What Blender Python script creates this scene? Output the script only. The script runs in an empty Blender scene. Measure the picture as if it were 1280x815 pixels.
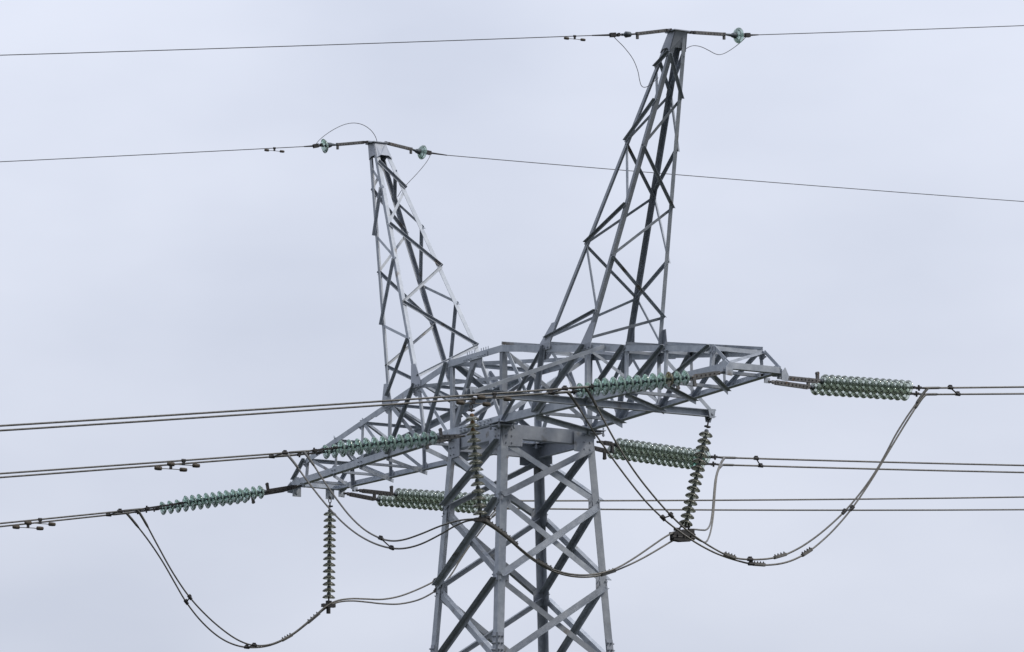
import bpy, bmesh, math, random, json
from mathutils import Vector, Matrix, Euler
random.seed(7)
S = bpy.context.scene
COL = S.collection

# ------------------------------------------------------------------ camera
cd = bpy.data.cameras.new('camera'); cam = bpy.data.objects.new('camera', cd); COL.objects.link(cam)
cr = Vector((0.50187208, 0.86494055, -0.00150227)); cu = Vector((0.1509784, -0.08589308, 0.98479841)); cf = Vector((-0.85166304, 0.49446963, 0.17369468))
M = Matrix((cr, cu, -cf)).transposed().to_4x4(); M.translation = Vector((95.918, -55.894, -17.392))
cam.matrix_world = M
cd.sensor_width = 36.0; cd.lens = 7017.0/1280*36.0; cd.clip_start = 1.0; cd.clip_end = 20000
S.camera = cam

# ------------------------------------------------------------------ light
S.view_settings.view_transform = 'Standard'; S.view_settings.look = 'None'
S.view_settings.exposure = 0.0; S.view_settings.gamma = 1.0; S.view_settings.use_curve_mapping = False
SUN_EL, SUN_AZ = math.radians(48), math.radians(42)      # azimuth measured in the XY plane from +X
w = bpy.data.worlds.new('World'); S.world = w; w.use_nodes = True
nt = w.node_tree; nt.nodes.clear(); N = nt.nodes.new; Lk = nt.links.new
wo = N('ShaderNodeOutputWorld'); bg = N('ShaderNodeBackground'); bg.inputs['Strength'].default_value = 0.10
sky = N('ShaderNodeTexSky'); sky.sky_type = 'NISHITA'; sky.sun_disc = False
sky.sun_elevation = SUN_EL; sky.sun_rotation = math.radians(90) - SUN_AZ
sky.air_density = 1.0; sky.dust_density = 3.0; sky.ozone_density = 1.0
tc = N('ShaderNodeTexCoord'); mp = N('ShaderNodeMapping'); mp.inputs['Scale'].default_value = (9, 9, 20); mp.inputs['Location'].default_value = (0.35, 0.2, 1.1)
n1 = N('ShaderNodeTexNoise'); n1.inputs['Scale'].default_value = 1.5; n1.inputs['Detail'].default_value = 4.0; n1.inputs['Roughness'].default_value = 0.45
n2 = N('ShaderNodeTexNoise'); n2.inputs['Scale'].default_value = 0.6; n2.inputs['Detail'].default_value = 2.0
Lk(tc.outputs['Generated'], mp.inputs['Vector']); Lk(mp.outputs[0], n1.inputs['Vector']); Lk(mp.outputs[0], n2.inputs['Vector'])
ad = N('ShaderNodeMath'); ad.operation = 'ADD'; Lk(n1.outputs['Fac'], ad.inputs[0]); Lk(n2.outputs['Fac'], ad.inputs[1])
cl = N('ShaderNodeMapRange'); cl.inputs['From Min'].default_value = 0.72; cl.inputs['From Max'].default_value = 1.22
cl.inputs['To Min'].default_value = 0.0; cl.inputs['To Max'].default_value = 1.0; Lk(ad.outputs[0], cl.inputs['Value'])
cm = N('ShaderNodeMix'); cm.data_type = 'RGBA'      # colour of the overcast cloud deck (thin and thick parts)
cm.inputs[6].default_value = (6.38, 6.85, 8.12, 1); cm.inputs[7].default_value = (7.75, 8.18, 9.4, 1)
Lk(cl.outputs[0], cm.inputs['Factor'])
# overcast decks grow brighter towards the zenith
sx = N('ShaderNodeSeparateXYZ'); Lk(tc.outputs['Generated'], sx.inputs[0])
zr = N('ShaderNodeMath'); zr.operation = 'MULTIPLY_ADD'; zr.inputs[1].default_value = 1.15; zr.inputs[2].default_value = 0.79; Lk(sx.outputs['Z'], zr.inputs[0])
zm = N('ShaderNodeMath'); zm.operation = 'MAXIMUM'; zm.inputs[1].default_value = 0.5; Lk(zr.outputs[0], zm.inputs[0])
# added dim sector of unseen sky behind the camera, darkens inward-facing steel
dt = N('ShaderNodeVectorMath'); dt.operation = 'DOT_PRODUCT'; dt.inputs[1].default_value = (0.71, -0.71, 0.0); Lk(tc.outputs['Generated'], dt.inputs[0])
bk = N('ShaderNodeMapRange'); bk.interpolation_type = 'SMOOTHSTEP'; bk.inputs['From Min'].default_value = 0.2; bk.inputs['From Max'].default_value = 0.85
bk.inputs['To Min'].default_value = 1.0; bk.inputs['To Max'].default_value = 0.22; Lk(dt.outputs['Value'], bk.inputs['Value'])
zz = N('ShaderNodeMath'); zz.operation = 'MULTIPLY'; Lk(zm.outputs[0], zz.inputs[0]); Lk(bk.outputs[0], zz.inputs[1])
vm = N('ShaderNodeVectorMath'); vm.operation = 'SCALE'; Lk(cm.outputs[2], vm.inputs[0]); Lk(zz.outputs[0], vm.inputs['Scale'])
mx = N('ShaderNodeMix'); mx.data_type = 'RGBA'; mx.inputs['Factor'].default_value = 0.95
Lk(sky.outputs[0], mx.inputs[6]); Lk(vm.outputs[0], mx.inputs[7])
Lk(mx.outputs[2], bg.inputs['Color']); Lk(bg.outputs[0], wo.inputs[0])
sd = bpy.data.lights.new('sun', 'SUN'); sd.energy = 1.5; sd.angle = math.radians(10); sd.color = (1.0, 0.94, 0.85)
sun = bpy.data.objects.new('sun', sd); COL.objects.link(sun)
sv = Vector((math.cos(SUN_EL)*math.cos(SUN_AZ), math.cos(SUN_EL)*math.sin(SUN_AZ), math.sin(SUN_EL)))
sun.rotation_euler = sv.to_track_quat('Z', 'Y').to_euler(); sun.location = sv*60

# ------------------------------------------------------------------ materials
def mat(name, c1, c2, rough=0.5, metal=0.0, scale=6.0, bump=0.0, spots=None, rr=0.12, island=0.0):
    m = bpy.data.materials.new(name); m.use_nodes = True; t = m.node_tree; b = t.nodes['Principled BSDF']
    n = t.nodes.new; k = t.links.new
    co = n('ShaderNodeTexCoord'); no = n('ShaderNodeTexNoise'); no.inputs['Scale'].default_value = scale; no.inputs['Detail'].default_value = 6; no.inputs['Roughness'].default_value = .65
    oi = n('ShaderNodeObjectInfo')
    va = n('ShaderNodeVectorMath'); va.operation = 'ADD'; k(co.outputs['Object'], va.inputs[0])
    sc = n('ShaderNodeMath'); sc.operation = 'MULTIPLY'; sc.inputs[1].default_value = 37.0; k(oi.outputs['Random'], sc.inputs[0]); k(sc.outputs[0], va.inputs[1])
    k(va.outputs[0], no.inputs['Vector'])
    mr = n('ShaderNodeMapRange'); mr.inputs['From Min'].default_value = .32; mr.inputs['From Max'].default_value = .68; k(no.outputs['Fac'], mr.inputs['Value'])
    mi = n('ShaderNodeMix'); mi.data_type = 'RGBA'; mi.inputs[6].default_value = (*c1, 1); mi.inputs[7].default_value = (*c2, 1); k(mr.outputs[0], mi.inputs['Factor'])
    out = mi.outputs[2]
    if island:
        hv = n('ShaderNodeHueSaturation'); q = n('ShaderNodeMapRange'); q.inputs['To Min'].default_value = 1-island; q.inputs['To Max'].default_value = 1+island
        k(oi.outputs['Random'], q.inputs['Value']); k(q.outputs[0], hv.inputs['Value']); k(out, hv.inputs['Color']); out = hv.outputs[0]
    if spots:
        n3 = n('ShaderNodeTexNoise'); n3.inputs['Scale'].default_value = spots[1]; n3.inputs['Detail'].default_value = 4; k(va.outputs[0], n3.inputs['Vector'])
        r3 = n('ShaderNodeMapRange'); r3.inputs['From Min'].default_value = spots[2]; r3.inputs['From Max'].default_value = spots[2]+.1; k(n3.outputs['Fac'], r3.inputs['Value'])
        m3 = n('ShaderNodeMix'); m3.data_type = 'RGBA'; m3.inputs[7].default_value = (*spots[0], 1); k(out, m3.inputs[6]); k(r3.outputs[0], m3.inputs['Factor']); out = m3.outputs[2]
    k(out, b.inputs['Base Color'])
    r = n('ShaderNodeMapRange'); r.inputs['To Min'].default_value = rough-rr; r.inputs['To Max'].default_value = rough+rr; k(no.outputs['Fac'], r.inputs['Value']); k(r.outputs[0], b.inputs['Roughness'])
    b.inputs['Metallic'].default_value = metal; b.inputs['Specular IOR Level'].default_value = .3
    if bump:
        bp = n('ShaderNodeBump'); bp.inputs['Strength'].default_value = bump; bp.inputs['Distance'].default_value = .004; k(no.outputs['Fac'], bp.inputs['Height']); k(bp.outputs[0], b.inputs['Normal'])
    return m
def glass_mat(name, tint, body, op, rough=.08):
    """thin toughened glass: clear and tinted face on, milky green where it is seen edge on, with a glossy skin"""
    m = bpy.data.materials.new(name); m.use_nodes = True; t = m.node_tree; t.nodes.clear(); n = t.nodes.new; k = t.links.new
    o = n('ShaderNodeOutputMaterial'); tr = n('ShaderNodeBsdfTransparent'); tr.inputs[0].default_value = (*tint, 1)
    df = n('ShaderNodeBsdfDiffuse'); df.inputs[0].default_value = (*body, 1); tl = n('ShaderNodeBsdfTranslucent'); tl.inputs[0].default_value = (*body, 1)
    a = n('ShaderNodeMixShader'); a.inputs[0].default_value = .78; k(df.outputs[0], a.inputs[1]); k(tl.outputs[0], a.inputs[2])
    lw = n('ShaderNodeLayerWeight'); lw.inputs[0].default_value = .45
    co = n('ShaderNodeTexCoord'); no = n('ShaderNodeTexNoise'); no.inputs['Scale'].default_value = 12; k(co.outputs['Object'], no.inputs['Vector'])
    r = n('ShaderNodeMapRange'); r.inputs['To Min'].default_value = op*.6; r.inputs['To Max'].default_value = min(1, op*1.4); k(no.outputs['Fac'], r.inputs['Value'])
    ad = n('ShaderNodeMath'); ad.operation = 'MULTIPLY_ADD'; ad.inputs[1].default_value = .35; ad.use_clamp = True; k(lw.outputs['Facing'], ad.inputs[0]); k(r.outputs[0], ad.inputs[2])
    b = n('ShaderNodeMixShader'); k(ad.outputs[0], b.inputs[0]); k(tr.outputs[0], b.inputs[1]); k(a.outputs[0], b.inputs[2])
    g = n('ShaderNodeBsdfGlossy'); g.inputs['Roughness'].default_value = rough; fr = n('ShaderNodeFresnel'); fr.inputs[0].default_value = 1.55
    c = n('ShaderNodeMixShader'); k(fr.outputs[0], c.inputs[0]); k(b.outputs[0], c.inputs[1]); k(g.outputs[0], c.inputs[2]); k(c.outputs[0], o.inputs[0])
    return m
STEEL = mat('galvanised_steel', (.285, .315, .36), (.455, .485, .525), .55, .22, 5, .12, ((.215, .195, .175), 2.6, .64), island=.24)
STEEL_D = mat('galvanised_plate', (.31, .335, .38), (.40, .425, .47), .55, .22, 7, .12, ((.22, .21, .20), 3, .66), island=.1)
FIT = mat('dark_fittings', (.03, .03, .034), (.085, .08, .075), .6, .3, 30, .2)
RUST = mat('rusty_link', (.10, .10, .10), (.24, .235, .23), .65, .3, 14, .3, ((.14, .085, .05), 9, .60))
CAP = mat('insulator_cap', (.055, .065, .075), (.13, .15, .165), .55, .4, 25, .1)
CAPR = mat('rusty_insulator_cap', (.13, .09, .05), (.22, .13, .07), .75, .1, 25, .2)
WIRE = mat('aged_aluminium_wire', (.12, .115, .105), (.25, .24, .22), .55, .4, 18, .2)
SLEEVE = mat('pale_aluminium_sleeve', (.10, .097, .09), (.19, .185, .17), .5, .4, 18, .1)
GWIRE = mat('steel_ground_wire', (.09, .09, .095), (.15, .15, .155), .6, .4, 18)
DAMP = mat('weathered_damper_weight', (.06, .045, .035), (.17, .15, .12), .75, .1, 22, .3)
CONC = mat('concrete', (.32, .31, .29), (.42, .41, .38), .85, 0, 4, .3)
GRASS = mat('grass_ground', (.022, .026, .015), (.045, .048, .028), .95, 0, .35, 0)
GLASS = glass_mat('green_glass', (.95, .995, .975), (.76, .99, .90), .42, .05)
GLASSP = glass_mat('pale_green_glass', (.955, .985, .945), (.72, .86, .68), .15, .05)
GLASSD = glass_mat('dusty_glass', (.88, .89, .83), (.44, .45, .36), .42, .2)
GLASSE = glass_mat('emerald_glass', (.70, .96, .87), (.35, .78, .64), .25)
GLASSB = glass_mat('brown_stained_glass', (.90, .90, .80), (.50, .42, .30), .35, .2)

# ------------------------------------------------------------------ helpers
V = Vector
def finish(name, bm, m, parent=None, smooth=False):
    bmesh.ops.recalc_face_normals(bm, faces=bm.faces)
    me = bpy.data.meshes.new(name); bm.to_mesh(me); bm.free()
    for mm in (m if isinstance(m, (list, tuple)) else [m]): me.materials.append(mm)
    if smooth:
        for p in me.polygons: p.use_smooth = True
    o = bpy.data.objects.new(name, me); COL.objects.link(o)
    if parent: o.parent = parent
    return o
def empty(name, loc=(0, 0, 0)):
    o = bpy.data.objects.new(name, None); o.location = loc; o.empty_display_size = .2; COL.objects.link(o); return o
def tag(o, label, cat, group=None):
    o['label'] = label; o['category'] = cat
    if group: o['group'] = group
    return o
def extrude_poly(bm, poly, p, q, ea, eb):
    """sweep the closed polygon [(a,b)] spanned by ea, eb from p to q"""
    va = [bm.verts.new(p + ea*a + eb*b) for a, b in poly]; vb = [bm.verts.new(q + ea*a + eb*b) for a, b in poly]
    n = len(poly)
    for i in range(n): bm.faces.new((va[i], va[(i+1) % n], vb[(i+1) % n], vb[i]))
    bm.faces.new(va[::-1]); bm.faces.new(vb)
def lpoly(w, t): return [(0, 0), (w, 0), (w, t), (t, t), (t, w), (0, w)]
def angle(bm, p, q, w, da, db, t=.011):
    """angle section, heel on p-q, flanges towards da and db"""
    p, q, da, db = V(p), V(q), V(da), V(db); ax = (q-p).normalized()
    ea = (da - ax*da.dot(ax)).normalized(); eb = db - ax*db.dot(ax); eb = (eb - ea*eb.dot(ea)).normalized()
    extrude_poly(bm, lpoly(w, t), p, q, ea, eb)
_k = [0]
def face_bar(bm, p, q, w, n, out=True, up=True, t=.007, legt=.011):
    """brace lying on a lattice face whose outward normal is n: one flange flat on the face, the other standing off it"""
    p, q, n = V(p), V(q), V(n); ax = (q-p).normalized(); en = (n - ax*n.dot(ax)).normalized(); ea = ax.cross(en)
    if ea.z < 0 or (abs(ea.z) < 1e-6 and ea.x < 0): ea = -ea
    if up: ea = -ea                                  # heel on the upper edge
    _k[0] += 1; j = .003 + .0023*(_k[0] % 5)
    if out: off = en*j; eb = en
    else: off = -en*(legt + j); eb = -en
    extrude_poly(bm, lpoly(w, t), p + off - ea*w/2, q + off - ea*w/2, ea, eb)
def box(bm, c, ex, ey, ez, sx, sy, sz, bev=0):
    c, ex, ey, ez = V(c), V(ex), V(ey), V(ez)
    vs = [bm.verts.new(c + ex*sx*i/2 + ey*sy*j/2 + ez*sz*k/2) for i in (-1, 1) for j in (-1, 1) for k in (-1, 1)]
    for f in ((0, 1, 3, 2), (4, 6, 7, 5), (0, 4, 5, 1), (2, 3, 7, 6), (0, 2, 6, 4), (1, 5, 7, 3)): bm.faces.new([vs[i] for i in f])
def plate(bm, pts, n, t):
    """flat plate with outline pts and thickness t along n"""
    n = V(n).normalized(); a = [bm.verts.new(V(p) - n*t/2) for p in pts]; b = [bm.verts.new(V(p) + n*t/2) for p in pts]; m = len(pts)
    for i in range(m): bm.faces.new((a[i], a[(i+1) % m], b[(i+1) % m], b[i]))
    bm.faces.new(a[::-1]); bm.faces.new(b)
def frame_of(d):
    d = V(d).normalized(); up = V((0, 0, 1)) if abs(d.z) < .95 else V((1, 0, 0)); a = d.cross(up).normalized(); return d, a, a.cross(d)
def tube(bm, pts, r, seg=8, cap=True):
    pts = [V(p) for p in pts]; rings = []; d0, a, b = frame_of(pts[1]-pts[0])
    for i, p in enumerate(pts):
        d = (pts[min(i+1, len(pts)-1)] - pts[max(i-1, 0)]).normalized()
        a = (a - d*a.dot(d)).normalized(); b = d.cross(a); rr = r[i] if isinstance(r, (list, tuple)) else r
        rings.append([bm.verts.new(p + (a*math.cos(2*math.pi*k/seg) + b*math.sin(2*math.pi*k/seg))*rr) for k in range(seg)])
    for r0, r1 in zip(rings, rings[1:]):
        for k in range(seg): bm.faces.new((r0[k], r0[(k+1) % seg], r1[(k+1) % seg], r1[k]))
    if cap: bm.faces.new(rings[0][::-1]); bm.faces.new(rings[-1])
def cyl(bm, p, q, r, seg=10): tube(bm, [p, q], r, seg)
def bolt(bm, p, n, r=.014, h=.016, stud=.0):
    n = V(n).normalized(); cyl(bm, V(p), V(p)+n*h, r, 6)
    if stud: cyl(bm, V(p)+n*h, V(p)+n*(h+stud), r*.5, 6)
def lathe(bm, prof, seg=24):
    """profile [(r,z)] around Z"""
    rings = [[bm.verts.new((r*math.cos(2*math.pi*k/seg), r*math.sin(2*math.pi*k/seg), z)) for k in range(seg)] if r > 1e-6 else [bm.verts.new((0, 0, z))] for r, z in prof]
    for a, b in zip(rings, rings[1:]):
        for k in range(seg):
            k2 = (k+1) % seg
            if len(a) == 1 and len(b) == 1: continue
            if len(a) == 1: bm.faces.new((a[0], b[k], b[k2]))
            elif len(b) == 1: bm.faces.new((a[k], a[k2], b[0]))
            else: bm.faces.new((a[k], a[k2], b[k2], b[k]))
def smooth_path(pts, n=6):
    """Catmull-Rom through the points, after relaxing the small wobbles"""
    P = [V(p) for p in pts]
    for _ in range(2):
        P = [P[0]] + [(P[i-1] + P[i]*4 + P[i+1])/6 for i in range(1, len(P)-1)] + [P[-1]]
    out = []
    for i in range(len(P)-1):
        p0, p1, p2, p3 = P[max(i-1, 0)], P[i], P[i+1], P[min(i+2, len(P)-1)]
        for k in range(n):
            t = k/n; out.append(.5*((2*p1) + (p2-p0)*t + (2*p0-5*p1+4*p2-p3)*t*t + (3*p1-p0-3*p2+p3)*t**3))
    out.append(P[-1]); return out
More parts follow.
